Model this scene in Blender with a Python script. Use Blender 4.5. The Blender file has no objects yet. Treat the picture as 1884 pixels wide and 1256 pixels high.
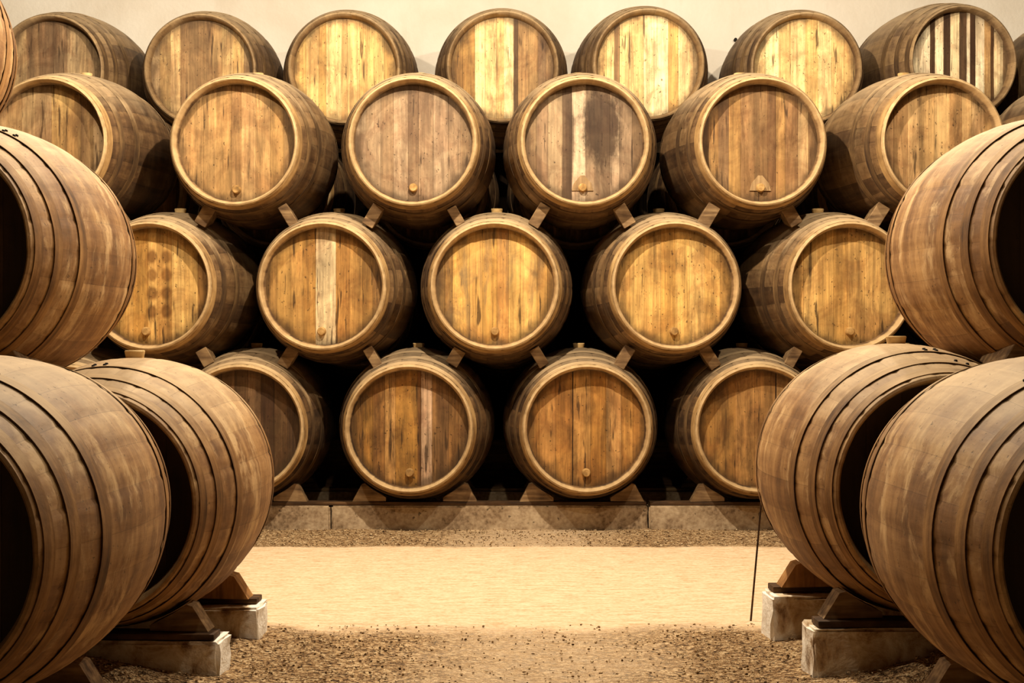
import bpy, bmesh, math, random
from mathutils import Vector, Matrix
C = bpy.context.scene
PI = math.pi
CAMZ = 1.135                      # camera height above the floor (m)
# ---------------------------------------------------------------- camera
cam_d = bpy.data.cameras.new('camera'); cam = bpy.data.objects.new('camera', cam_d)
C.collection.objects.link(cam); C.camera = cam
cam.location = (0, 0, CAMZ); cam.rotation_euler = (PI/2, 0, 0)
cam_d.sensor_width = 36; cam_d.lens = 36*3000/1884
cam_d.shift_x = 7/1884; cam_d.shift_y = -16/1884
cam_d.clip_end = 100
# ---------------------------------------------------------------- world, lamps, exposure
w = bpy.data.worlds.new('world'); C.world = w; w.use_nodes = True
w.node_tree.nodes['Background'].inputs[0].default_value = (1, .72, .42, 1)
w.node_tree.nodes['Background'].inputs[1].default_value = 0.03
def lamp(name, loc, power, radius, col=(1, .86, .66)):
    d = bpy.data.lights.new(name, 'POINT'); d.energy = power; d.shadow_soft_size = radius; d.color = col
    o = bpy.data.objects.new(name, d); C.collection.objects.link(o); o.location = loc
    return o
lamp('aisle_lamp', (-.1, 7.15, CAMZ+2.9), 590, .035)
lamp('aisle_lamp', (2.2, 7.6, CAMZ+2.85), 230, .035)
lamp('aisle_lamp', (-2.2, 7.6, CAMZ+2.85), 230, .035)
lamp('fill_lamp', (0, 4.7, CAMZ+3.0), 110, .05)  # added fill for the near barrels and gravel, no such lamp is seen
C.view_settings.view_transform = 'Standard'; C.view_settings.look = 'None'
C.view_settings.gamma = 1; C.view_settings.exposure = 0.35
try: C.view_settings.use_curve_mapping = False
except Exception: pass

# ---------------------------------------------------------------- helpers
def lin(h, g=1.0):
    if isinstance(h, str):
        c = [int(h[i:i+2], 16)/255 for i in (0, 2, 4)]
    else: c = [v/255 for v in h]
    return tuple(min(1, (((v+.055)/1.055)**2.4 if v > .04045 else v/12.92)*g) for v in c) + (1,)
def link(name, bm, m, parent=None, smooth=True, angle=35):
    me = bpy.data.meshes.new(name); bm.normal_update(); bm.to_mesh(me); bm.free()
    if m: me.materials.append(m)
    return link_mesh(name, me, parent, smooth, angle)
def link_mesh(name, me, parent=None, smooth=False, angle=35, mat=None):
    if smooth:
        for p in me.polygons: p.use_smooth = True
        me.set_sharp_from_angle(angle=math.radians(angle))
    o = bpy.data.objects.new(name, me); C.collection.objects.link(o)
    if parent: o.parent = parent
    return o
def mesh_of(name, bm, m, smooth=True, angle=35):
    me = bpy.data.meshes.new(name); bm.normal_update(); bm.to_mesh(me); bm.free()
    if m: me.materials.append(m)
    if smooth:
        for p in me.polygons: p.use_smooth = True
        me.set_sharp_from_angle(angle=math.radians(angle))
    return me
def tag(o, label, cat=None, group=None):
    o['label'] = label
    if cat: o['category'] = cat
    if group: o['group'] = group
    return o
def prism(bm, pts, y0, y1, tr=None):
    """polygon given in (x,z), extruded from y0 to y1"""
    a = [bm.verts.new((p[0], y0, p[1])) for p in pts]
    b = [bm.verts.new((p[0], y1, p[1])) for p in pts]
    n = len(pts)
    bm.faces.new(a[::-1]); bm.faces.new(b)
    for i in range(n):
        j = (i+1) % n
        bm.faces.new((a[i], a[j], b[j], b[i]))
    bmesh.ops.recalc_face_normals(bm, faces=bm.faces)
    if tr: bmesh.ops.transform(bm, matrix=tr, verts=a+b)
def box(bm, x0, x1, y0, y1, z0, z1):
    prism(bm, [(x0, z0), (x1, z0), (x1, z1), (x0, z1)], y0, y1)
def bevel(bm, w, seg=2):
    bmesh.ops.bevel(bm, geom=list(bm.edges), offset=w, segments=seg, affect='EDGES', profile=.6)

class NT:
    def __init__(s, name, rough=.8, spec=.25):
        s.m = bpy.data.materials.new(name); s.m.use_nodes = True
        s.t = s.m.node_tree; s.n = s.t.nodes; s.b = s.n['Principled BSDF']
        s.b.inputs['Roughness'].default_value = rough
        s.b.inputs['Specular IOR Level'].default_value = spec
        s.tc = s.n.new('ShaderNodeTexCoord'); s.P = s.tc.outputs['Object']
    def L(s, a, b):
        if isinstance(a, (int, float)): b.default_value = a
        elif isinstance(a, tuple): b.default_value = a
        else: s.t.links.new(a, b)
    def math(s, op, a, b=0, c=0):
        n = s.n.new('ShaderNodeMath'); n.operation = op
        s.L(a, n.inputs[0]); s.L(b, n.inputs[1]); s.L(c, n.inputs[2]); return n.outputs[0]
    def vmath(s, op, a, b):
        n = s.n.new('ShaderNodeVectorMath'); n.operation = op
        s.L(a, n.inputs[0]); s.L(b, n.inputs[1]); return n.outputs[0]
    def noise(s, vec, scale, detail=4, rough=.55, dist=0):
        n = s.n.new('ShaderNodeTexNoise'); s.L(vec, n.inputs['Vector'])
        n.inputs['Scale'].default_value = scale; n.inputs['Detail'].default_value = detail
        n.inputs['Roughness'].default_value = rough; n.inputs['Distortion'].default_value = dist
        return n.outputs['Fac']
    def ramp(s, fac, stops, interp='LINEAR'):
        n = s.n.new('ShaderNodeValToRGB'); cr = n.color_ramp; cr.interpolation = interp
        while len(cr.elements) < len(stops): cr.elements.new(1)
        for e, (p, c) in zip(cr.elements, stops):
            e.position = p; e.color = c if len(c) == 4 else tuple(c)+(1,)
        s.L(fac, n.inputs[0]); return n.outputs[0]
    def rng(s, v, a, b, c=0, d=1, smooth=True):
        n = s.n.new('ShaderNodeMapRange'); n.interpolation_type = 'SMOOTHSTEP' if smooth else 'LINEAR'
        s.L(v, n.inputs[0]); s.L(a, n.inputs[1]); s.L(b, n.inputs[2]); s.L(c, n.inputs[3]); s.L(d, n.inputs[4])
        return n.outputs[0]
    def mix(s, f, a, b, mode='MIX'):
        n = s.n.new('ShaderNodeMix'); n.data_type = 'RGBA'; n.blend_type = mode
        s.L(f, n.inputs[0]); s.L(a, n.inputs[6]); s.L(b, n.inputs[7]); return n.outputs[2]
    def xyz(s, v):
        n = s.n.new('ShaderNodeSeparateXYZ'); s.L(v, n.inputs[0]); return n.outputs
    def comb(s, x, y, z):
        n = s.n.new('ShaderNodeCombineXYZ'); s.L(x, n.inputs[0]); s.L(y, n.inputs[1]); s.L(z, n.inputs[2]); return n.outputs[0]
    def rand(s):
        n = s.n.new('ShaderNodeObjectInfo'); return n.outputs['Random']
    def out(s, col, height=None, bump=.3, dist=.01):
        s.L(col, s.b.inputs['Base Color'])
        if height is not None:
            n = s.n.new('ShaderNodeBump'); n.inputs['Strength'].default_value = bump
            n.inputs['Distance'].default_value = dist
            s.L(height, n.inputs['Height']); s.t.links.new(n.outputs[0], s.b.inputs['Normal'])
        return s.m

NST = 26
def stave_mat(name, dark, mid, pale, dust, dustamt, g=1.0, chime=.85, wv=.22, bnd=.34, seamk=.5, lit_dust=.72):
    """weathered oak staves running along local Y, axis at z=.46"""
    s = NT(name, .68, .3)
    x, y, z = s.xyz(s.P)[:3]
    r = s.rand()
    zz = s.math('SUBTRACT', z, RB)
    ang = s.math('ARCTAN2', zz, x)
    idx = s.math('FLOOR', s.math('MULTIPLY', s.math('ADD', ang, PI), NST/(2*PI)))
    wn = s.n.new('ShaderNodeTexWhiteNoise'); wn.noise_dimensions = '1D'
    s.L(s.math('ADD', idx, s.math('MULTIPLY', r, 91.7)), wn.inputs['W'])
    pv = s.vmath('ADD', s.P, s.comb(s.math('MULTIPLY', r, 37), s.math('MULTIPLY', r, 23), s.math('MULTIPLY', r, 51)))
    streak = s.noise(s.vmath('MULTIPLY', pv, (22, 2.2, 22)), 1, 5, .6)
    band = s.noise(s.vmath('MULTIPLY', pv, (1.3, 17, 1.3)), 1, 4, .6)
    blot = s.noise(pv, 3.3, 6, .6, .6)
    v = s.math('ADD', s.math('ADD', s.math('MULTIPLY', wn.outputs['Value'], wv), .11-wv/2), s.math('MULTIPLY', streak, .42-(bnd-.34)))
    v = s.math('ADD', v, s.math('MULTIPLY', band, bnd)); v = s.math('ADD', v, s.math('MULTIPLY', blot, .42))
    v = s.math('SUBTRACT', v, .13)
    col = s.ramp(v, [(.30, lin(dark, g)), (.52, lin(mid, g)), (.74, lin(pale, g))])
    dn = s.noise(s.vmath('MULTIPLY', pv, (1, 1.0 if bnd < .4 else 1.9, 1)), 4.2, 6, .66, .5)
    dm = s.rng(s.math('ADD', dn, s.math('MULTIPLY', s.math('SUBTRACT', wn.outputs['Value'], .5), .10 if bnd < .4 else .05)), .50, .66, 0, dustamt)
    col = s.mix(dm, col, lin(dust, g))
    mt = s.noise(s.vmath('MULTIPLY', pv, (1, 1.4, 1)), 7.5, 6, .7, .8)
    col = s.mix(s.rng(mt, .46, .66, 0, .55), col, s.mix(1.0, col, (.55, .50, .48, 1), 'MULTIPLY'))
    top = s.rng(s.math('ADD', zz, s.math('MULTIPLY', s.math('SUBTRACT', blot, .5), .45)), .16, .44, 0, lit_dust)  # paler upper side: dust, with lamplight from above put into the colour
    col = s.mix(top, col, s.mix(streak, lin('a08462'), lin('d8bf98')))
    # thin dark seam between staves
    fr = s.math('FRACT', s.math('MULTIPLY', s.math('ADD', ang, PI), NST/(2*PI)))
    seam = s.math('LESS_THAN', fr, .022)
    col = s.mix(s.math('MULTIPLY', seam, seamk), col, lin('1c1108'))
    speck = s.rng(s.noise(pv, 70, 3, .6), .63, .72, 0, .6)
    col = s.mix(speck, col, lin('20140a'))
    ends = s.rng(s.math('ADD', s.math('ABSOLUTE', y), s.math('MULTIPLY', s.math('SUBTRACT', streak, .5), .03)), .575, .60, 0, chime)
    col = s.mix(ends, col, s.mix(streak, lin('8a6a42'), lin('e0bf8c')))
    h = s.math('ADD', streak, s.math('MULTIPLY', speck, -.5))
    return s.out(col, h, .35, .004)
def hoop_mat(name, a, b, c):
    s = NT(name, .74, .25); r = s.rand()
    pv = s.vmath('ADD', s.P, s.comb(s.math('MULTIPLY', r, 37), s.math('MULTIPLY', r, 11), r))
    n1 = s.noise(s.vmath('MULTIPLY', pv, (3, 40, 3)), 1, 5, .65)
    n2 = s.noise(pv, 5, 5, .6)
    col = s.ramp(s.math('ADD', s.math('MULTIPLY', n1, .5), s.math('MULTIPLY', n2, .5)), [(.36, lin(a)), (.5, lin(b)), (.64, lin(c))])
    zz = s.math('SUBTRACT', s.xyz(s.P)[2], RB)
    top = s.rng(s.math('ADD', zz, s.math('MULTIPLY', s.math('SUBTRACT', n2, .5), .45)), .14, .42, 0, .7)  # hoop tops paled by dust and by lamplight painted into the colour
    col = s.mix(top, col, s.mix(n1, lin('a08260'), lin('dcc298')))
    return s.out(col, s.noise(pv, 60, 3), .25, .003)
def head_mat(name, planks, g=1.0, stain=.45, stain_col='3a2815', spots=None, grain=.5, seed=0.0, blotch=None):
    """vertical head boards: planks = [(width, colour)], left to right"""
    s = NT(name, .66, .25)
    x, y, z = s.xyz(s.P)[:3]
    zz = s.math('SUBTRACT', z, RB)
    tot = sum(p[0] for p in planks)
    stops = []; acc = 0
    for wd, c in planks: stops.append((acc/tot, lin(c, g))); acc += wd
    wob = s.math('MULTIPLY', s.math('SUBTRACT', s.noise(s.comb(x, 0.0, s.math('MULTIPLY', zz, .8)), 6, 2), .5), .006)
    fx = s.rng(s.math('ADD', x, wob), -RH, RH, 0, 1, False)
    col = s.ramp(fx, stops, 'CONSTANT')
    sd = s.comb(s.math('ADD', x, seed), seed*3.1, zz)
    for (bx, bz, rx, rz, cc, amt, hard) in (blotch or []):
        dx = s.math('DIVIDE', s.math('SUBTRACT', x, bx), rx); dz = s.math('DIVIDE', s.math('SUBTRACT', zz, bz), rz)
        dd = s.math('ADD', s.math('SQRT', s.math('ADD', s.math('MULTIPLY', dx, dx), s.math('MULTIPLY', dz, dz))),
                    s.math('MULTIPLY', s.math('SUBTRACT', s.noise(s.vmath('MULTIPLY', sd, (1, 1, .45)), 18, 6, .72), .5), 1.7*hard))
        col = s.mix(s.rng(dd, .6, 1.2, amt, 0), col, lin(cc))
    gr = s.noise(s.vmath('MULTIPLY', sd, (75, 1, 2.6)), 1, 5, .6)
    gr2 = s.noise(s.vmath('MULTIPLY', sd, (24, 1, 1.4)), 1, 3, .6)
    k = s.math('ADD', s.math('MULTIPLY', s.math('SUBTRACT', gr, .5), 2.9*grain), s.math('MULTIPLY', s.math('SUBTRACT', gr2, .5), 2.9*grain))
    k = s.math('ADD', k, 1.0)
    k = s.math('MULTIPLY', k, s.rng(s.noise(sd, 7, 5, .65, .5), .3, .7, .78, 1.18, False))
    col = s.mix(1.0, col, s.comb(k, k, k), 'MULTIPLY')
    st = s.noise(s.vmath('MULTIPLY', sd, (6, 1, 3.2)), 1, 6, .62, .8)
    col = s.mix(s.rng(st, .47, .68, 0, stain), col, lin(stain_col))
    # dark cracks and nail holes that follow the grain
    cr = s.noise(s.vmath('MULTIPLY', sd, (42, 1, 3.5)), 1, 3, .5)
    col = s.mix(s.rng(cr, .63, .70, 0, .8), col, lin('2a1a0c'))
    sp = s.noise(s.vmath('MULTIPLY', sd, (1, 1, .7)), 70, 2)
    col = s.mix(s.rng(sp, .66, .72, 0, .75), col, lin('2a1a0c'))
    bs = s.noise(s.vmath('MULTIPLY', sd, (13, 1, 2.2)), 1, 6, .7, .5)
    col = s.mix(s.rng(bs, .45, .64, 0, .28+.6*stain), col, lin(stain_col))
    bs2 = s.noise(s.vmath('MULTIPLY', sd, (3.2, 1.7, 3.0)), 1.3, 5, .7, .9)
    col = s.mix(s.rng(bs2, .44, .62, 0, .8), col, s.mix(1.0, col, (.70, .61, .58, 1), 'MULTIPLY'))
    # grime creeping in from the chime
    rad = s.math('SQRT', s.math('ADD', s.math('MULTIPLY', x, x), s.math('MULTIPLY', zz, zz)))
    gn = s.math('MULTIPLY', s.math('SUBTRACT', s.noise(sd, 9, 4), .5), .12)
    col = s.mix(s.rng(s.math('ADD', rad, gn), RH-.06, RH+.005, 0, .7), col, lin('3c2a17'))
    return s.out(col, s.math('ADD', gr, s.math('MULTIPLY', cr, -.6)), .25, .003)
def wood_mat(name, a, b, c, axis=0):
    s = NT(name, .75, .25); r = s.rand()
    pv = s.vmath('ADD', s.P, s.comb(s.math('MULTIPLY', r, 17), s.math('MULTIPLY', r, 9), s.math('MULTIPLY', r, 29)))
    sc = [40, 40, 40]; sc[axis] = 4
    n = s.math('ADD', s.math('MULTIPLY', s.noise(s.vmath('MULTIPLY', pv, tuple(sc)), 1, 4), .6), s.math('MULTIPLY', s.noise(pv, 9, 4), .4))
    return s.out(s.ramp(n, [(.36, lin(a)), (.5, lin(b)), (.66, lin(c))]), n, .4, .004)

RB, RE, HL = .46, .363, .63        # bilge radius, end radius, half length
RH = .337; TH = .553               # head radius, head depth position
def rad_at(t): return RE + (RB-RE)*(1-(abs(t)/HL)**2.05)

# ---------------------------------------------------------------- setting
rnd = random.Random(7)
def heap(x, y):
    h = 0
    for (cx, cy, sx, sy, a) in ((1.45, 5.9, .36, .45, .075), (-1.42, 5.85, .4, .42, .055), (-1.6, 4.6, .5, .6, .03), (1.7, 4.6, .5, .6, .03), (-1.6, 5.2, .42, .22, .12), (1.62, 5.2, .42, .22, .13)):
        h += a*math.exp(-((x-cx)/sx)**2-((y-cy)/sy)**2)
    return h
bm = bmesh.new()
nx, ny = 150, 190
gv = [[None]*(ny+1) for _ in range(nx+1)]
for i in range(nx+1):
    x = -6+12*i/nx
    for j in range(ny+1):
        y = -1+13.2*(j/ny)
        z = heap(x, y) + .0035*math.sin(x*9.1+y*3)*math.sin(y*7.3-x*2) + rnd.uniform(-.003, .003)*(1 if (y < 6.3 or y > 8.7) else .25)
        gv[i][j] = bm.verts.new((x, y, z-.003))
for i in range(nx):
    for j in range(ny):
        bm.faces.new((gv[i][j], gv[i+1][j], gv[i+1][j+1], gv[i][j+1]))
s = NT('packed_sand_and_gravel', .9, .15)
x, y, z = s.xyz(s.P)[:3]
edge = s.math('MULTIPLY', s.math('SUBTRACT', s.noise(s.P, 2.2, 5, .65), .5), .55)
fine = s.noise(s.P, 55, 3, .6); coarse = s.noise(s.P, 16, 4, .7)
vor = s.n.new('ShaderNodeTexVoronoi'); vor.inputs['Scale'].default_value = 130; s.L(s.P, vor.inputs['Vector'])
vor2 = s.n.new('ShaderNodeTexVoronoi'); vor2.inputs['Scale'].default_value = 62; s.L(s.P, vor2.inputs['Vector'])
sand = s.ramp(s.math('ADD', s.math('MULTIPLY', s.noise(s.vmath('MULTIPLY', s.P, (9, 30, 1)), 1, 5, .7), .6), s.math('MULTIPLY', fine, .4)),
              [(.3, lin('a08058')), (.44, lin('c9aa84')), (.60, lin('e0c6a4'))])
vr = s.xyz(vor.outputs['Color'])[0]; vr2 = s.xyz(vor2.outputs['Color'])[0]
grav = s.ramp(s.math('ADD', s.math('MULTIPLY', vr, .55), s.math('MULTIPLY', vr2, .45)),
              [(.12, lin('2a1b0d')), (.36, lin('77593b')), (.58, lin('a58258')), (.88, lin('d6ba90'))])
# worn, paler centre track through the gravel
trk = s.rng(s.math('ADD', s.math('ABSOLUTE', s.math('SUBTRACT', x, .12)), edge), .15, .6, .55, 0)
grav = s.mix(trk, grav, sand)
m1 = s.rng(s.math('ADD', y, s.math('MULTIPLY', edge, 1.0)), 6.12, 6.42); m2 = s.rng(s.math('ADD', y, s.math('MULTIPLY', edge, .05)), 8.62, 8.72, 1, 0)
pm = s.math('MULTIPLY', m1, m2)
col = s.mix(pm, grav, sand)
hh = s.math('ADD', s.math('MULTIPLY', s.math('SUBTRACT', 1.0, pm), s.math('ADD', vor.outputs['Distance'], vor2.outputs['Distance'])), s.math('MULTIPLY', fine, .25))
fl = link('floor', bm, s.out(col, hh, .7, .012), smooth=True, angle=80); fl['kind'] = 'structure'

# loose stones of the gravel strips
rg = random.Random(11); bm = bmesh.new()
base = bmesh.new(); bmesh.ops.create_icosphere(base, subdivisions=1, radius=1)
bv = [v.co.copy() for v in base.verts]; bf = [[v.index for v in f.verts] for f in base.faces]; base.free()
def pebble(x, y, r_):
    q = Matrix.Rotation(rg.uniform(0, 6.28), 3, 'Z'); sx, sy, sz = rg.uniform(.8, 1.3), rg.uniform(.7, 1.1), rg.uniform(.5, .8)
    vs = [bm.verts.new(Vector((x, y, heap(x, y)+r_*.25)) + q@Vector((v.x*sx, v.y*sy, v.z*sz))*r_*rg.uniform(.85, 1.15)) for v in bv]
    for f in bf: bm.faces.new([vs[k] for k in f])
for _ in range(5200):
    y = rg.uniform(4.7, 6.35); x = rg.uniform(-1.75, 1.75)
    if abs(x-.12) < .45 and rg.random() < .6: continue
    if y > 6.15 and rg.random() < .5: continue
    if abs(x) > .9 and (5.34 < y < 5.58 or 5.98 < y < 6.24): continue
    pebble(x, y, rg.choice((.0025, .003, .0035, .004, .006)))
for _ in range(1500):
    y = rg.uniform(8.68, 9.42); x = rg.uniform(-1.7, 1.8); pebble(x, y, rg.choice((.003, .004, .005, .006)))
s = NT('gravel_stone', .9, .15)
st_ = link('gravel_stones', bm, s.out(s.ramp(s.noise(s.P, 90, 1), [(.33, lin('3a2815')), (.5, lin('8c6c46')), (.66, lin('e0caa2'))])), smooth=False)
st_['kind'] = 'stuff'; tag(st_, 'loose small gravel stones scattered over the floor between the barrel stacks', 'gravel')
bm = bmesh.new()
for k in range(48): box(bm, -6+k*.25, -6+k*.25+.246, 12.045+.002*(k % 3), 12.079, 0, CAMZ+1.33)
s = NT('dark_gap_backing', .8, .2)  # added dark backing, keeps the lit wall from showing through the stack gaps
backing = link('gap_backing_1', bm, s.out(s.ramp(s.noise(s.vmath('MULTIPLY', s.P, (20, 1, 2)), 1, 4), [(.3, lin('1c120a')), (.7, lin('3a2817'))])), smooth=False); backing['kind'] = 'structure'
s = NT('limewashed_wall', .9, .1)
c = s.ramp(s.noise(s.P, 1.1, 6, .6, .3), [(.35, lin('e2d6c4')), (.5, lin('ebe1d1')), (.66, lin('f2eadc'))])
c = s.mix(s.rng(s.noise(s.vmath('MULTIPLY', s.P, (5, 1, .8)), 1, 5, .6), .52, .8, 0, .35), c, lin('d0c1aa'))
bm = bmesh.new(); box(bm, -7, 7, 12.08, 12.4, -.02, 6.2)
wl = link('wall_back', bm, s.out(c, s.noise(s.P, 35, 4), .35, .01), smooth=False); wl['kind'] = 'structure'

# ---------------------------------------------------------------- materials
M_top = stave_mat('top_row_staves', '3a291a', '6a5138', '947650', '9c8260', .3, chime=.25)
M_far = stave_mat('stack_staves', '2a1c11', '583f27', '8a6a45', '9a7e58', .35, lit_dust=.6)
M_low = stave_mat('bottom_row_staves', '1c120a', '3f2b19', '6e5030', '8a6c48', .25, lit_dust=.4)
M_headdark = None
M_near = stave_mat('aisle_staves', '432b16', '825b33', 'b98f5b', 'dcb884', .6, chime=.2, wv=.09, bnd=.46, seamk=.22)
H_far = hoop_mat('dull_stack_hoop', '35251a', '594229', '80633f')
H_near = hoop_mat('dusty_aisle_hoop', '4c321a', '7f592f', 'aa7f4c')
M_rivet = wood_mat('blackened_rivet', '120b06', '1b110a', '2a1c10')
M_bung = wood_mat('pale_bung_wood', '9c7a4a', 'c9a56c', 'e2c48c')
M_plug = wood_mat('cork_plug', '7a5c34', 'a07a46', 'c09a62', 1)
M_chock = wood_mat('weathered_chock_wood', '4c3723', '7d6142', 'a98b62')
M_oak = wood_mat('orange_wedge_wood', '6e4c28', '966838', 'b58850', 2)
M_beam = wood_mat('dark_beam_wood', '25180d', '46301b', '6a4c2e')
s = NT('old_cement', .9, .12)
cn = s.math('ADD', s.math('MULTIPLY', s.noise(s.P, 6, 6, .65, .4), .65), s.math('MULTIPLY', s.noise(s.P, 45, 3), .35))
cc = s.ramp(cn, [(.34, lin('5f4a35')), (.46, lin('9d8568')), (.56, lin('b9a283')), (.68, lin('cfb998'))])
cc = s.mix(s.rng(s.noise(s.P, 30, 2), .68, .74, 0, .7), cc, lin('2b1d11'))
M_cem = s.out(cc, cn, .6, .01)
s = NT('whitewashed_stone_lit_ends', .9, .12)
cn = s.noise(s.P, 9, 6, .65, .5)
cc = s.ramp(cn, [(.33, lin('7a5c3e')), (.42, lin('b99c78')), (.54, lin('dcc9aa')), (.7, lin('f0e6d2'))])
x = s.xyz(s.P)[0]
lit_end = s.rng(s.math('ADD', s.math('ABSOLUTE', x), s.math('MULTIPLY', s.math('SUBTRACT', cn, .5), .09)), .462, .486, 0, .95)  # block ends whitened: light from the aisle put into the stone colour
cc = s.mix(lit_end, cc, lin('fbf4e6'))
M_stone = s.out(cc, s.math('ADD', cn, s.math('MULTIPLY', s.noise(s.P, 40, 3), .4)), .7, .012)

# ---------------------------------------------------------------- barrel meshes (local Y axis, centre at z = RB, front head at -Y)
def staves_mesh(mat, seed):
    rn = random.Random(seed); bm = bmesh.new()
    per = 6; N = NST*per
    off = [rn.uniform(-.0012, .0012) for _ in range(NST)]
    lng = [rn.uniform(-.003, .003) for _ in range(NST)]
    prof = []
    def end(sg):
        return [(.545*sg, RH-.003, 0), (.565*sg, RH, 0), (.578*sg, RH+.001, 0), (.624*sg, RE-.014, 1), (HL*sg, RE-.008, 1), ((HL-.004)*sg, RE, 1)]
    prof += end(-1)
    K = 26
    for i in range(K+1):
        t = -(HL-.012)+2*(HL-.012)*i/K
        prof.append((t, rad_at(t), 2))
    prof += end(1)[::-1]
    rings = []
    for (t, r, kind) in prof:
        ring = []
        for j in range(N):
            sidx = j//per; f = (j % per)
            a = 2*PI*j/N - PI
            rr = r
            if kind == 2: rr += off[sidx] - (.0022 if f == 0 else 0)
            tt = t
            if kind == 1: tt += (lng[sidx])*(1 if t > 0 else -1)
            ring.append(bm.verts.new((rr*math.cos(a), tt, RB+rr*math.sin(a))))
        rings.append(ring)
    for a, b in zip(rings, rings[1:]):
        for j in range(N):
            k = (j+1) % N
            bm.faces.new((a[j], a[k], b[k], b[j]))
    bmesh.ops.recalc_face_normals(bm, faces=bm.faces)
    return mesh_of('staves', bm, mat, True, 32)
def hoop_mesh(mat, th, wd, lift, kk=1):
    """band whose head-side edge is at t=th; slightly slack on that edge"""
    bm = bmesh.new(); N = 120
    sg = 1 if th > 0 else -1
    a0 = abs(th)-wd; a1 = abs(th)
    r0 = rad_at(a0)+.002; r1 = rad_at(a1)+lift
    tk = .0014
    pr = [(a0, r0), (a0+.001, r0+tk), (a1, r1+tk), (a1, r1), (a1-.012, r1-.001)]
    rings = [[bm.verts.new((r*math.cos(2*PI*j/N), t*sg, RB+r*math.sin(2*PI*j/N))) for j in range(N)] for t, r in pr]
    rings.append(rings[0])
    for a, b in zip(rings, rings[1:]):
        for j in range(N):
            k = (j+1) % N
            bm.faces.new((a[j], a[k], b[k], b[j]))
    bmesh.ops.recalc_face_normals(bm, faces=bm.faces)
    return mesh_of('hoop', bm, mat, True, 32)
def head_mesh(planks, mat, front=True, seed=1):
    rn = random.Random(seed); bm = bmesh.new()
    tot = sum(p[0] for p in planks); acc = 0; sg = -1 if front else 1
    for wd, _ in planks:
        x0 = -RH+2*RH*acc/tot; acc += wd; x1 = -RH+2*RH*acc/tot
        x0 += .0006; x1 -= .0006
        x0 = max(x0, -RH+.002); x1 = min(x1, RH-.002)
        n = 8; dy = rn.uniform(0, .002)
        R = RH+.004
        top = [(x0+(x1-x0)*i/n, math.sqrt(max(0, R*R-(x0+(x1-x0)*i/n)**2))) for i in range(n+1)]
        pts = [(px, RB+pz) for px, pz in top] + [(px, RB-pz) for px, pz in top[::-1]]
        y0 = sg*(TH-dy); y1 = sg*(TH-.022)
        prism(bm, pts, min(y0, y1), max(y0, y1))
    return mesh_of('head', bm, mat, False)
def cyl(bm, p0, p1, r0, r1, n=20, bev=.2):
    p0 = Vector(p0); p1 = Vector(p1); d = (p1-p0).normalized()
    q = d.to_track_quat('Z', 'Y').to_matrix(); L = (p1-p0).length
    prs = [(0, r0), (L-bev*r1, r1), (L, r1*(1-bev*.8))]
    rs = [[bm.verts.new(p0+q@Vector((r*math.cos(2*PI*j/n), r*math.sin(2*PI*j/n), t))) for j in range(n)] for t, r in prs]
    bm.faces.new(rs[0][::-1]); bm.faces.new(rs[-1])
    for a, b in zip(rs, rs[1:]):
        for j in range(n): k = (j+1) % n; bm.faces.new((a[j], a[k], b[k], b[j]))
HOOPS = ((.612, .045, .003), (.505, .05, .0036), (.345, .055, .0038))
def mk_hoops(m, m0, k): return [hoop_mesh(m0 if i == 0 else m, sg*t, wd, l*k, k) for sg in (-1, 1) for i, (t, wd, l) in enumerate(HOOPS)]
H_rim = hoop_mat('worn_pale_end_hoop', '644a2e', '967448', 'c4a06a')
HSET = {'top': mk_hoops(H_far, H_far, .4), 'far': mk_hoops(H_far, H_rim, .4), 'low': mk_hoops(H_far, H_rim, .4), 'near': mk_hoops(H_near, H_near, 1)}
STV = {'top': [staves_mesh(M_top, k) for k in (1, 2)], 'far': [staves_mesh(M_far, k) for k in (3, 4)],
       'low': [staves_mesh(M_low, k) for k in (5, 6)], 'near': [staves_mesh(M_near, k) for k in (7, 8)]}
bm = bmesh.new(); cyl(bm, (0, 0, 2*RB-.01), (0, 0, 2*RB+.026), .030, .036, 24, .1); ME_bung = mesh_of('bung', bm, M_bung)
bm = bmesh.new(); cyl(bm, (0, -TH+.01, 0), (0, -TH-.028, 0), .026, .024, 24, .25); ME_plug = mesh_of('tap_plug', bm, M_plug)
bm = bmesh.new(); prism(bm, [(-.062, -.012), (.062, -.012), (.05, .03), (.012, .075), (-.012, .075), (-.05, .03)], -TH-.006, -TH+.004); ME_patch = mesh_of('wood_patch', bm, wood_mat('patch_wood', '6a5238', '927550', 'b3946a', 2), False)
plainA = [(1, 'a97f4b'), (1.3, 'b58a54'), (.9, '9f7642'), (1.2, 'b08450'), (1, 'a67c48'), (1.2, 'b58c58'), (1, '9b7340')]
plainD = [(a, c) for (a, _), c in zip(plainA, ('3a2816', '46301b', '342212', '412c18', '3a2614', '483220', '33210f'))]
M_dark = head_mat('dark_side_head', plainD, seed=2.2); ME_dark_f = head_mesh(plainD, M_dark, True)  # darker board colours for the heads of the side barrels
M_plain = head_mat('plain_oak_head', plainA, seed=4.4); ME_plain_f = head_mesh(plainA, M_plain, True); ME_plain_b = head_mesh(plainA, M_plain, False)

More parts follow.
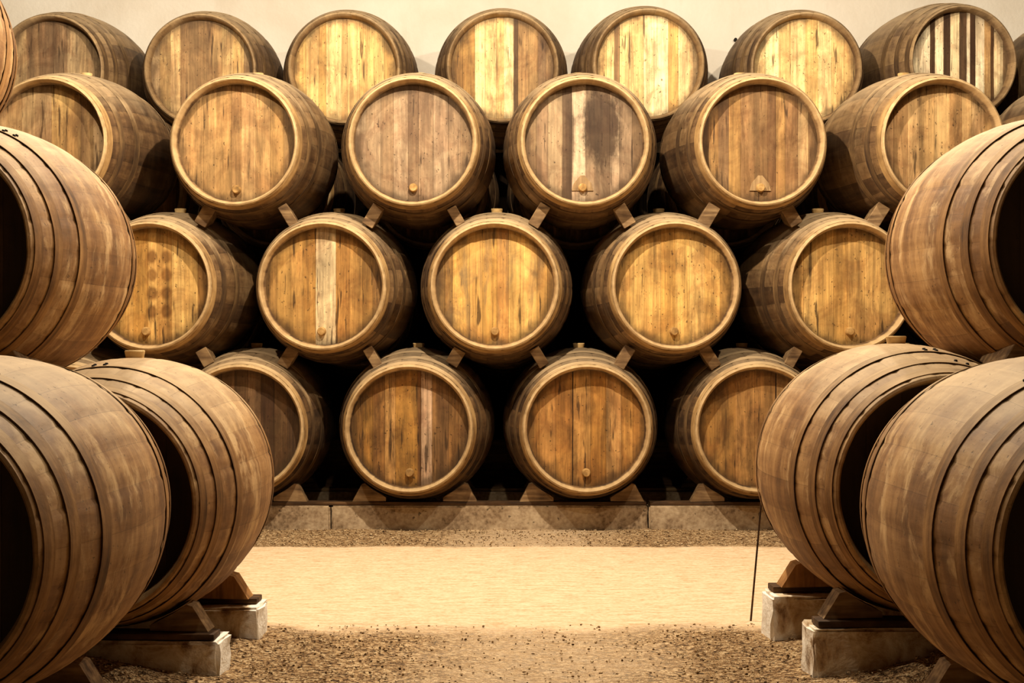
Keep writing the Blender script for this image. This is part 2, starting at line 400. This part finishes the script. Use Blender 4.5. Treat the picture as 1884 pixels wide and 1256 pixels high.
NB = [0]
def barrel(key, X, Y, Z, yaw=0, kind='far', head=None, plug=None, bung=True, label='', group=None, rivets=None, patch=False, roll=0):
    """X,Y = centre of the cask, Z = centre height relative to the camera"""
    NB[0] += 1
    e = bpy.data.objects.new('oak_barrel', None); C.collection.objects.link(e)
    e.location = (X, Y, CAMZ+Z-RB); e.rotation_euler = (0, 0, yaw)
    tag(e, label, 'barrel', group)
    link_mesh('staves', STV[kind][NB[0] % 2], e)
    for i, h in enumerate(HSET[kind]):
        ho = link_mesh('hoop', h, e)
        if rivets and i in rivets:
            th, wd, l = HOOPS[i % 3]; sg = -1 if i < 3 else 1
            a = math.radians(rivets[i])
            for k, (da, dt) in enumerate(((0, .35), (.085, .65), (.0, .75), (.085, .25))[:2 if i % 2 else 4]):
                t = th-wd*dt; r = rad_at(t)+.006
                aa = a+da
                bm = bmesh.new()
                p = Vector((r*math.cos(aa), sg*t, RB+r*math.sin(aa))); nrm = Vector((math.cos(aa), 0, math.sin(aa)))
                cyl(bm, p-nrm*.004, p+nrm*.0035, .0065, .006, 10, .4)
                link('rivet', bm, M_rivet, ho)
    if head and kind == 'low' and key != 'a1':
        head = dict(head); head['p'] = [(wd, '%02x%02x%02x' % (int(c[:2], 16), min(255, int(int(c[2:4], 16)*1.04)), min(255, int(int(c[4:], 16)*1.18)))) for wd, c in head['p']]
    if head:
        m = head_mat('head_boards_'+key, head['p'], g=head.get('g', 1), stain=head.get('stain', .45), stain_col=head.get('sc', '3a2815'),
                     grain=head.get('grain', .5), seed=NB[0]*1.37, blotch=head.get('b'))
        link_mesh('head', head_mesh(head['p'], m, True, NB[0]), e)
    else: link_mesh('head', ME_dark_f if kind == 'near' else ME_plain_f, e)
    link_mesh('head', ME_plain_b, e)
    if plug is not None:
        p = link_mesh('tap_plug', ME_plug, e); p.location = (plug[0], 0, RB+plug[1]-.008)
    if patch:
        p = link_mesh('wood_patch', ME_patch, e); p.location = (plug[0], 0, RB+plug[1]-.012); p['label'] = 'small pointed wood patch behind the plug'
    if bung: link_mesh('bung', ME_bung, e)
    return e
def P(*a):
    """compact plank list 'width:colour width:colour'"""
    return [(float(q.split(':')[0]), q.split(':')[1]) for q in a[0].split()]
YF, YB2 = 9.9, 11.3      # bilge distance of the front and the rear rank
def yaw_of(xr, xb): return math.asin(max(-.3, min(.3, (xr-xb)/.62)))
Z1, Z2, Z3, Z4 = -.548, .266, 1.088, 1.745
Z1b, Z2b, Z3b = -.635, .145, .930

# --- bottom row (front rank)
H = dict
front = {
 'a1': (-1.526, -1.530, Z1, 'low', H(p=P('1:5a4028 1:664a2e 1:4f3720 1:6b4f32 1:574028 1:6f5438 1:4c3520 1:6a4e30 1:5a4229'), stain=.5), None,
        'dark-faced oak barrel at left end of bottom row, behind the rounded side barrel'),
 'a2': (-.543, -.567, Z1, 'low', H(p=P('1.2:9a6a30 1:a0702f 1.2:8f622d 1.1:c08c48 2.2:a0702f .4:7a4f24 1.1:c9a070 .5:8f6536 1.2:76522c 1:8a6030 1:805a2e'), stain=.4), (0, -.245),
        'bottom-row oak barrel with two narrow pale planks on its head'),
 'a3': (.428, .449, Z1, 'low', H(p=P('1:a87434 1.4:b07c3c 1.4:a87434 .07:1c1008 1.5:b4813f 1.3:a4702f 1.3:ba8848 1:a87636 1:a06c30'), stain=.28), (.0, -.245),
        'bottom-row oak barrel with one long dark crack down its golden head'),
 'a4': (1.418, 1.430, Z1, 'low', H(p=P('1:a27234 1.3:9d6f34 1.2:ad7c3e 1.3:a4743a .07:3a2412 1.5:b88a4c 1:a67638'), stain=.42), None,
        'speckled-headed oak barrel at right end of bottom row, beside the thin stick'),
# --- second row
 'b1': (-1.99, -2.05, Z2, 'far', H(p=P('1:b98c48 1.2:b08240 1.2:c89a54 1.3:be8e48 .8:d6aa62 1.3:c09250 1.1:d8ae68 1.2:d0a560 1:b08248'), stain=.12,
        b=[(.085*i+.0, .17-.105*j, .034, .042, '744a20', .75, .35) for i in (0, 1) for j in range(4)]), (-.03, -.25),
        'second-row oak barrel whose yellow head shows brown knots in pairs'),
 'b2': (-1.026, -1.062, Z2, 'far', H(p=P('1.1:a47c44 1.3:ac8448 1.3:b58a4c 1.2:ab7f42 2:e0c596 1.3:ac7c40 1.3:b38648 1:a0763e .9:9a7240'), stain=.12), (-.01, -.25),
        'second-row oak barrel with one broad whitish plank in mid head'),
 'b3': (-.069, -.077, Z2, 'far', H(p=P('.8:b0874a .8:9c7640 1.6:d8a85a 1.3:c99a54 1.4:c4954e 1.1:b8884a 1.2:caa05a 1.6:dcae62 1:b88c4c .6:a87c40'), stain=.5, sc='6b5a44'), (0, -.25),
        'middle oak barrel of second row, golden head washed with grey streaks'),
 'b4': (.914, .954, Z2, 'far', H(p=P('1.2:c69a56 1.2:d6aa62 1.4:cda05a 1.2:c0924c 1.2:d2a65e 1.3:d8ae68 1.3:d0a45c 1:b88c4c'), stain=.2), (0, -.25),
        'second-row oak barrel with plain even golden head, right of the middle one'),
 'b5': (1.880, 1.955, Z2, 'far', H(p=P('1.1:cc9f5c 1.2:d6ab66 1.3:c99c58 1.2:bd904e 1.4:c69a58 1.3:d2a662 1.1:caa05e 1:c09450'), stain=.32, sc='5e4428'), (.01, -.25),
        'rightmost oak barrel of second row, partly behind the upper right side barrel'),
# --- third row
 'c1': (-2.56, -2.64, Z3, 'far', H(p=P('1:a2845c 1.3:9c7d54 1.1:b39468 1.3:a68860 1.2:b8965e 1.2:b08c56 1:9a7a50 1:b4946a'), stain=.45, sc='5a422a'), None,
        'oak barrel at left end of third row, above the yellow knotty one'),
 'c2': (-1.52, -1.56, Z3, 'far', H(p=P('1:a98454 1.2:ae8856 1.2:b38c58 1.3:a88250 .9:9a764a 1.3:ba9462 1.3:b08a58 1.2:a8824e 1:9e7a4c'), stain=.22, grain=.4), (0, -.26),
        'third-row oak barrel with smooth tan head and dark square plug hole'),
 'c3': (-.536, -.545, Z3, 'far', H(p=P('1:a28a6c 1.3:9c8263 1.1:8e7354 1.3:a3896a .9:7e654a 1.3:9a7f60 1.3:a78d6e 1.1:9b8061 1:8f7454'), stain=.4, sc='5c4734', grain=.4), (0, -.25),
        'third-row oak barrel with greyish weathered head and orange cork'),
 'c4': (.428, .437, Z3, 'far', H(p=P('1:8d7352 1.1:96795a 1.3:a48a68 .9:5a4632 1.3:c4ac8c 2.3:866f55 .9:b49b7c 1.2:8e755a 1:84694c'), stain=.15, sc='4c3a28', grain=.35,
        b=[(.10, .09, .13, .25, '3c2b1c', .95, .8), (-.085, .02, .03, .28, '4a3624', .8, .5)]), (-.01, -.25),
        'third-row oak barrel with large dark wet stain on its grey head'),
 'c5': (1.405, 1.449, Z3, 'far', H(p=P('.6:83623c .9:a37c4a 1:856644 1.1:a27c48 1.3:8c6a44 1.2:82633f .8:755636 .9:aa8450 1.2:96724a 1:a88a60 .9:846542'), stain=.45, sc='54381c'), (.0, -.25),
        'third-row oak barrel with orange-brown striped head and pale pointed patch'),
 'c6': (2.400, 2.480, Z3, 'far', H(p=P('1:b0885a 1.2:a88254 1.1:bd9866 1.3:b8925e 1.3:c09c68 1.1:a27c4e .9:bf9a66 1.1:c6a270 1:b28c58'), stain=.25, grain=.4), None,
        'third-row oak barrel with even tan head near the right edge'),
 'c7': (3.45, 3.50, Z3, 'far', None, None, 'sliver of oak barrel at right edge behind the upper right side barrel'),
}
for k, (xb, xr, zc, kind, hd, plug, lab) in front.items():
    barrel(k, xb, YF, zc, yaw_of(xr, xb), kind, hd, plug, True, lab, 'front rank of the barrel stack', patch=(k in ('c4', 'c5')))
barrel('a0', -2.52, YF, Z1, 0, 'low', None, None, True, 'shadowed bottom-row barrel hidden behind left side barrels', 'front rank of the barrel stack')
barrel('a5', 2.40, YF, Z1, 0, 'low', None, None, True, 'shadowed bottom-row barrel hidden behind right side barrels', 'front rank of the barrel stack')
barrel('b0', -2.98, YF, Z2, 0, 'far', None, None, True, 'shadowed second-row barrel hidden behind upper left side barrel', 'front rank of the barrel stack')
barrel('b6', 2.86, YF, Z2, 0, 'far', None, None, True, 'shadowed second-row barrel hidden behind upper right side barrel', 'front rank of the barrel stack')
# --- top row (rear rank)
top = [
 ('d1', -2.96, -3.01, 1.72, P('1:a48a64 1.3:a3875f 1.2:8a6d4c 1.4:806346 1.3:8d7050 1.2:a78c66 1.2:a0835c 1:a68a62'), .55, '5f4a36', 'top-row oak barrel with mottled grey-brown head at the left'),
 ('d2', -2.02, -2.02, 1.725, P('.8:ab9068 1:a68858 .9:d2ae78 1.6:8c6d48 1.3:92714a .9:b08c5c 1:d2ae74 1:c8a468 .8:b89668'), .4, '5c452e', 'second top-row barrel from the left, head with dark middle planks'),
 ('d3', -1.077, -1.075, 1.735, P('1:d2a964 1.1:dcb674 .6:caa05c 1.3:e4c284 .5:c09a62 1:d8b274 .9:cfa666 1.2:dab470 1:c89e5c'), .25, '7a5c36', 'third top-row barrel from the left, head evenly pale yellow'),
 ('d4', -.049, -.036, 1.745, P('1.2:93703e 1.3:9c7640 1.1:e6c68c 1.2:e2bf82 .8:d8b274 1:ecd098 .5:5c442c 1.1:a07c50 1:9c7a4e .9:7e6244 .8:9c7a52'), .35, '4c3620', 'middle top-row barrel, pale yellow centre planks between brown ones'),
 ('d5', .896, .922, 1.76, P('.9:dcb676 .7:e0bc80 .5:8c6c48 1.1:e4c284 1.1:dcb87c 1:ecd09a 1.3:f0d8a6 .9:d4a662 1:e4c68e .9:c0a070'), .3, '6d5436', 'pale cream-headed top-row barrel right of the middle one'),
 ('d6', 1.94, 1.955, 1.735, P('1:e4c588 1.2:eccf96 1:e0bd7c 1.3:e6c68a 1.1:dfb974 1.2:e8c88c 1.1:dcb878 1:c8a468'), .22, '76582f', 'top-row barrel with yellow head under the nail in the wall'),
 ('d7', 2.90, 2.985, 1.78, P('1:ecd8b0 .9:f2e0ba .5:4e3824 .8:f0dcb4 .7:4a3524 .9:e8cfa0 .7:5e4630 .35:f0e0bc .5:4a3422 .9:f2e0ba .6:c49e68 .35:5a4026 .9:ecd4a4 .5:a88a64'), .2, '4a3522', 'top-row barrel with bold dark brown and cream stripes at the right'),
 ('d8', 3.87, 3.88, 1.72, None, 0, '', 'dark sliver of top-row barrel at the right edge'),
]
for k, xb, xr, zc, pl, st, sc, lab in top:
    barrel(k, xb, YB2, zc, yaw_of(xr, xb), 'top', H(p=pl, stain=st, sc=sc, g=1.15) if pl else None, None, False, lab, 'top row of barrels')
# --- rear rank below the top row, glimpsed through the gaps
for xb, zc, lab in (
 (-2.50, Z3b, 'shadowed rear-rank barrel glimpsed between two leftmost full third-row barrels'),
 (-1.53, Z3b, 'shadowed rear-rank barrel glimpsed between smooth tan and greyish third-row heads'),
 (-.52, Z3b, 'shadowed rear-rank barrel glimpsed between greyish and wet-stained third-row heads'),
 (.45, Z3b, 'shadowed rear-rank barrel hidden behind the wet-stained third-row barrel'),
 (1.43, Z3b, 'shadowed rear-rank barrel glimpsed between wet-stained and orange-striped third-row heads'),
 (2.42, Z3b, 'shadowed rear-rank barrel behind the orange-striped and the even tan third-row barrels'),
 (3.38, Z3b, 'shadowed rear-rank barrel under the striped top-row barrel at right edge'),
 (-1.99, Z2b, 'shadowed rear-rank barrel behind the yellow knotty second-row barrel'),
 (-1.01, Z2b, 'shadowed rear-rank barrel behind the barrel with broad whitish plank'),
 (-.03, Z2b, 'shadowed rear-rank barrel behind the middle barrel of second row'),
 (.94, Z2b, 'shadowed rear-rank barrel behind the plain golden second-row barrel'),
 (1.91, Z2b, 'shadowed rear-rank barrel behind the rightmost second-row barrel'),
 (-1.52, Z1b, 'shadowed rear-rank barrel behind the dark-faced bottom-row barrel'),
 (-.53, Z1b, 'shadowed rear-rank barrel behind the bottom-row barrel with two pale planks'),
 (.44, Z1b, 'shadowed rear-rank barrel behind the bottom-row barrel with the long crack'),
 (1.42, Z1b, 'shadowed rear-rank barrel behind the speckled right bottom-row barrel')):
    barrel('r', xb, YB2, zc, 0, 'low', None, None, False, lab, 'rear rank of the barrel stack')
# --- side stacks along the aisle, splayed about five degrees
A5 = math.radians(-5)
SIDE = [
 ('nearest left side barrel, large and rounded, cut by the left edge', -1.453, 4.50, -.522, -2, {1: 62, 2: 70}),
 ('left side barrel with dark recessed head, resting on whitewashed stones', -1.328, 5.80, -.548, -2, {0: 95, 1: 100, 2: 92}),
 ('upper left side barrel with pale sunny patches, above the rounded ones', -1.852, 5.80, .272, -2, {1: 72, 2: 62}),
 ('sliver of topmost left side barrel at the upper left corner', -2.32, 5.80, 1.07, -2, None),
 ('nearest right side barrel, large and rounded, cut by the right edge', 1.486, 4.45, -.522, 2, {1: 100, 2: 110}),
 ('right side barrel with dark recessed head, resting on whitewashed stones', 1.370, 5.76, -.497, 2, {0: 72, 1: 76, 2: 84}),
 ('upper right side barrel with broad dark hoops, cut by the right edge', 1.868, 5.78, .290, 2, {1: 100}),
]
SIDE += [('shadowed left side barrel in the outer column behind the nearest one', -2.30, 5.80, -.548, -2, None),
         ('shadowed right side barrel in the outer column behind the nearest one', 2.36, 5.78, -.497, 2, None)]
for lab, X, Y, Z, yw, rv in SIDE:
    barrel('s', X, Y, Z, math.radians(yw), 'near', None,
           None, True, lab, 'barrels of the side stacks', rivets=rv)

# ---------------------------------------------------------------- kerb, beams, wedges of the big stack
def cement(name, x0, x1, y0, y1, z0, z1, mat, lab, cat, grp, seed, yaw=0, rough=.008, taper=0):
    rn = random.Random(seed); bm = bmesh.new()
    cx, cy = (x0+x1)/2, (y0+y1)/2
    box(bm, x0-cx, x1-cx, y0-cy, y1-cy, 0, z1-z0)
    n = max(2, int((x1-x0)/.09))
    bmesh.ops.subdivide_edges(bm, edges=[e for e in bm.edges if abs(e.verts[0].co.x-e.verts[1].co.x) > .01], cuts=n, use_grid_fill=True)
    bmesh.ops.subdivide_edges(bm, edges=[e for e in bm.edges if abs(e.verts[0].co.x-e.verts[1].co.x) < .001], cuts=3, use_grid_fill=True)
    bevel_e = [e for e in bm.edges if len(e.link_faces) == 2 and e.calc_face_angle(0) > 1]
    bmesh.ops.bevel(bm, geom=bevel_e, offset=.009, segments=2, affect='EDGES')
    for v in bm.verts:
        if v.co.z > .004: v.co += Vector((rn.uniform(-1, 1), rn.uniform(-1, 1), rn.uniform(-.5, .3)))*rough
    o = link(name, bm, mat, smooth=True, angle=40)
    o.location = (cx, cy, z0); o.rotation_euler = (0, 0, yaw)
    return tag(o, lab, cat, grp)
kx = [(-3.4, -1.03), (-1.022, .806), (.814, 2.9)]
kl = ['long cement kerb block under left part of the barrel stack', 'long cement kerb block under middle of the barrel stack',
      'long cement kerb block under right part of the barrel stack, beside the dark joint']
for i, (a, b) in enumerate(kx):
    cement('kerb_block', a, b, 9.43, 9.60, -.02, .135, M_cem, kl[i], 'kerb', 'front kerb blocks', i, rough=.002)
cement('kerb_block', -3.4, 2.9, 10.24, 10.42, -.02, .135, M_cem, 'rear cement kerb in deep shadow under the barrel stack', 'kerb', None, 9, rough=.003)
cement('kerb_block', -3.4, 2.9, 10.70, 10.88, -.02, .045, M_cem, 'cement kerb under front ends of the rear-rank barrels', 'kerb', None, 10, rough=.003)
def beam(x0, x1, y0, y1, z0, z1, lab, yaw=0, mat=None):
    bm = bmesh.new(); cx, cy = (x0+x1)/2, (y0+y1)/2
    box(bm, x0-cx, x1-cx, y0-cy, y1-cy, 0, z1-z0); bevel(bm, .004)
    o = link('wooden_beam', bm, mat or M_beam, smooth=True)
    o.location = (cx, cy, z0); o.rotation_euler = (0, 0, yaw); return tag(o, lab, 'beam')
beam(-3.3, .80, 9.44, 9.535, .136, .156, 'thin dark beam on the front kerb, left and middle of the stack')
beam(.82, 2.85, 9.44, 9.535, .136, .156, 'thin dark beam on the front kerb, right end of the stack')
beam(-3.3, 2.85, 10.275, 10.40, .136, .156, 'dark beam on the rear kerb seen between bottom-row barrels', mat=M_chock)
beam(-3.3, 2.85, 10.72, 10.85, .047, .075, 'dark beam under the rear-rank barrels')
beam(-3.3, 2.85, 10.585, 10.615, 0, .44, 'added upright dark board that darkens the gap between front and rear rank')  # added where the gap is only shade; covers the lit wall behind
def wedge(bx, bz, zt, r, side, y0, y1, yaw, lab, mat, org, grp, h=.1):
    """triangular wedge lying on a surface at height zt, hugging a barrel (axis at bx,bz, radius r) from one side"""
    bm = bmesh.new()
    pts = []
    up = zt+h; dx_top = math.sqrt(max(.0001, r*r-(bz-up)**2))+.002
    xin = math.sqrt(max(.0009, r*r-min(r, bz-zt-.004)**2))+.01
    inner = []
    for k in range(6):
        z = zt+.003+(h-.003)*k/5
        inner.append((max(xin*.6, dx_top-.12, math.sqrt(max(.0001, r*r-(bz-z)**2))+.003), z))
    pts = [(x*side, z-zt) for x, z in inner]
    pts.append(((dx_top+.022)*side, h-.006)); pts.append(((dx_top+.075)*side, 0))
    ox = sum(p[0] for p in pts)/len(pts)
    pts = [(p[0]-ox, p[1]) for p in pts]
    prism(bm, pts, y0, y1); 
    o = link('wooden_wedge', bm, mat, smooth=False)
    o.location = org(ox); o.rotation_euler = (0, 0, yaw)
    return tag(o, lab, 'wedge', grp)
SH = {'a1': 'dark-faced bottom-row barrel', 'a2': 'bottom-row barrel with two pale planks', 'a3': 'bottom-row barrel with the long crack',
      'a4': 'speckled right bottom-row barrel', 'b1': 'knotty yellow second-row barrel', 'b2': 'second-row barrel with whitish plank', 'b3': 'middle second-row barrel',
      'b4': 'plain golden second-row barrel', 'b5': 'rightmost second-row barrel'}
for k in ('a1', 'a2', 'a3', 'a4'):
    xb = front[k][0]; zc = CAMZ+Z1; t = .45
    for sd, nm in ((-1, 'left'), (1, 'right')):
        wedge(xb, zc, .157, rad_at(.37)+.004, sd, -.04, .04, 0, 'triangular wooden wedge on the kerb, %s side of %s' % (nm, SH[k]), M_chock,
              lambda ox, xb=xb: (xb+ox, 9.487, .157), 'wedges under the bottom row', h=.105)
        wedge(xb, zc, .157, rad_at(.37)+.006, sd, -.05, .05, 0, 'shadowed rear wedge under %s side of %s' % (nm, SH[k]), M_chock,
              lambda ox, xb=xb: (xb+ox, 10.34, .157), 'rear wedges under the bottom row', h=.08)
# chocks driven between a lower and an upper barrel
def chock(p_low, p_up, yc, t0, t1, lab, yaw=0, mat=None, wd=.05, grp='chocks between the rows', sgn=-1, depth=0):
    """p_low, p_up: (x, z) of the two axes; block fills the gap between them from |t|=t0 to t1 toward the front"""
    a = Vector((p_low[0], 0, p_low[1])); b = Vector((p_up[0], 0, p_up[1])); d = (b-a); L = d.length; d.normalize()
    side = Vector((d.z, 0, -d.x)); mid = (a+b)/2
    bm = bmesh.new(); rings = []
    for t, ww in ((t0, wd*.8), (t1, wd)):
        r = rad_at(t)+.007; h0 = -(L/2-r); h1 = (L/2-r)
        if h1-h0 < .02: m_ = (h0+h1)/2; h0, h1 = m_-.01, m_+.01
        rings.append([bm.verts.new(side*sx*ww+d*(hh)+Vector((0, -t, 0))) for sx, hh in ((-1, h0), (1, h0), (1, h1), (-1, h1))])
    A, B = rings
    bm.faces.new(A); bm.faces.new(B[::-1])
    for i in range(4): j = (i+1) % 4; bm.faces.new((A[i], B[i], B[j], A[j]))
    bmesh.ops.recalc_face_normals(bm, faces=bm.faces)
    bmesh.ops.bevel(bm, geom=list(bm.edges), offset=.003, segments=1, affect='EDGES')
    o = link('wooden_chock', bm, mat or M_chock, smooth=False)
    R = Matrix.Rotation(yaw, 4, 'Z'); o.location = (mid.x, yc, mid.z); o.rotation_euler = (0, 0, yaw)
    return tag(o, lab, 'chock', grp)
rows = [(('a1', 'a2', 'a3', 'a4'), ('b1', 'b2', 'b3', 'b4', 'b5')), (('b1', 'b2', 'b3', 'b4', 'b5'), ('c1', 'c2', 'c3', 'c4', 'c5', 'c6'))]
rn = random.Random(3)
for lows, ups in rows:
    for lk in lows:
        for uk in ups:
            lx, lz = front[lk][0], CAMZ+front[lk][2]; ux, uz = front[uk][0], CAMZ+front[uk][2]
            if abs(lx-ux) < .8:
                nm = 'left' if ux < lx else 'right'
                chock((lx, lz), (ux, uz), YF, .28, rn.uniform(.44, .50), 'small wooden chock on %s shoulder of %s' % (nm, SH[lk]), wd=rn.uniform(.028, .04))
TL = ['mottled grey-brown top-row barrel', 'top-row barrel with dark middle planks', 'evenly pale yellow top-row barrel', 'middle top-row barrel', 'cream-headed top-row barrel',
      'yellow-headed top-row barrel under the nail', 'striped top-row barrel']
b3x = [-2.50, -1.53, -.52, .45, 1.43, 2.42, 3.38]
for i, (k, xb, xr, zc, *_r) in enumerate(top[:7]):
    for bx in b3x:
        if abs(bx-xb) < .8:
            nm = 'left' if bx < xb else 'right'
            chock((bx, CAMZ+Z3b), (xb, CAMZ+zc), YB2, .28, .5, 'wooden chock under %s side of %s' % (nm, TL[i]), wd=.04, grp='chocks under the top row')
# wedge jammed in the gap of the rear rank
bm = bmesh.new(); prism(bm, [(-.026, .07), (.026, .07), (.012, -.06), (-.002, -.09)], -.04, .04)
o = link('wooden_wedge', bm, M_chock, smooth=False); o.location = (.935, 11.02, CAMZ-.50)
tag(o, 'pointed wooden wedge jammed between barrels right of the long-crack barrel', 'wedge')
# ---------------------------------------------------------------- cradles of the side barrels
def cradle(side, X, Y, Z, yaw, t, xin, xout, y_blk, zb, zp, names, seed):
    sg = -1 if side == 'left' else 1
    x0, x1 = sorted((sg*xin, sg*xout))
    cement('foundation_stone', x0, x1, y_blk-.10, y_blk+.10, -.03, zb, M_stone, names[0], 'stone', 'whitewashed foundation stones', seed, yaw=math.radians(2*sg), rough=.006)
    bx0, bx1 = sorted((sg*(xin+.02), sg*(xout-.02)))
    beam(bx0, bx1, y_blk+(-.085 if t > 0 else -.02), y_blk+(.02 if t > 0 else .085), zb+.002, zp, names[1], yaw=math.radians(2*sg))
    ax = X + math.sin(yaw)*t   # barrel axis x at this station
    r = max(rad_at(t-.05), rad_at(t+.05))+.005
    for sd in (-1, 1):
        nm = names[2] if sd == -sg else names[3]
        wedge(ax, CAMZ+Z, zp, r, sd, -.05, .05, yaw, nm, (M_oak if 'orange' in nm else M_chock), lambda ox: (ax+ox*math.cos(yaw), Y-t*math.cos(yaw)+ox*math.sin(yaw), zp+.001), None, h=.09)
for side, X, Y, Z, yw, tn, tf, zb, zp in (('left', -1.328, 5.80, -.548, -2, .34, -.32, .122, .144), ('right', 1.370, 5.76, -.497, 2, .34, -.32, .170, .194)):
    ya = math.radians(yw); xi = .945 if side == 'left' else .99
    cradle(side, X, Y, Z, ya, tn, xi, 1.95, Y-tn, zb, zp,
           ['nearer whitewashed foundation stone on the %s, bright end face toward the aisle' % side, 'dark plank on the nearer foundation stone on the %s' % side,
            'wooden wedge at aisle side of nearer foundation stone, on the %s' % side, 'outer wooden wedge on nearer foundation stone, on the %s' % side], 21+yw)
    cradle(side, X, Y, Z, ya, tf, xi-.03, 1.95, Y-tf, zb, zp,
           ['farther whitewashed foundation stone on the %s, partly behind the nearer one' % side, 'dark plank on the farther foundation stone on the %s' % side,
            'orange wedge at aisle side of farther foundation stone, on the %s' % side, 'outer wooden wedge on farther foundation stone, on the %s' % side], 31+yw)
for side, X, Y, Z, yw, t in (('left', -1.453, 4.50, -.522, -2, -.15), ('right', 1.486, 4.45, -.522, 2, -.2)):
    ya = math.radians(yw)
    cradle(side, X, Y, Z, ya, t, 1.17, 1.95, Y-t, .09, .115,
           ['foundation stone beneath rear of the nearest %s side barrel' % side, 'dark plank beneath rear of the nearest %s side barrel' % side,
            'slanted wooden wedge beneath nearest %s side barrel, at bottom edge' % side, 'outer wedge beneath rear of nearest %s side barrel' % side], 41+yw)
# chocks between lower and upper side barrels
chock((-1.338, CAMZ-.548), (-1.862, CAMZ+.272), 5.80, .22, .47, 'pale wooden chock under the upper left side barrel', yaw=math.radians(-2), wd=.042, mat=M_chock)
chock((1.38, CAMZ-.497), (1.878, CAMZ+.290), 5.77, .22, .49, 'pale wooden chock under the upper right side barrel', yaw=math.radians(2), wd=.042, mat=M_chock)
chock((-1.862, CAMZ+.272), (-2.33, CAMZ+1.07), 5.80, .22, .45, 'wooden chock under the topmost left side barrel', yaw=math.radians(-2), wd=.04)
# thin stick leaning on the right side barrel
bm = bmesh.new()
p0 = Vector((.955, 6.42, .0)); p1 = Vector((1.003, 6.41, .56))
cyl(bm, Vector((0, 0, 0)), p1-p0, .0042, .0035, 10, .2)
o = link('thin_stick', bm, M_beam); o.location = p0
tag(o, 'thin dark stick standing on the floor, leaning on the right side barrel', 'stick')
# nail in the wall
bm = bmesh.new(); cyl(bm, (0, .06, 0), (0, -.03, 0), .010, .012, 12, .3)
o = link('nail', bm, M_rivet); o.location = (1353-935, 12.05, 0); o.location = ((1353-935)/3000*12.05, 12.06, CAMZ+(612-73)/3000*12.05)
tag(o, 'small dark nail in the pale wall between top-row barrels', 'nail')
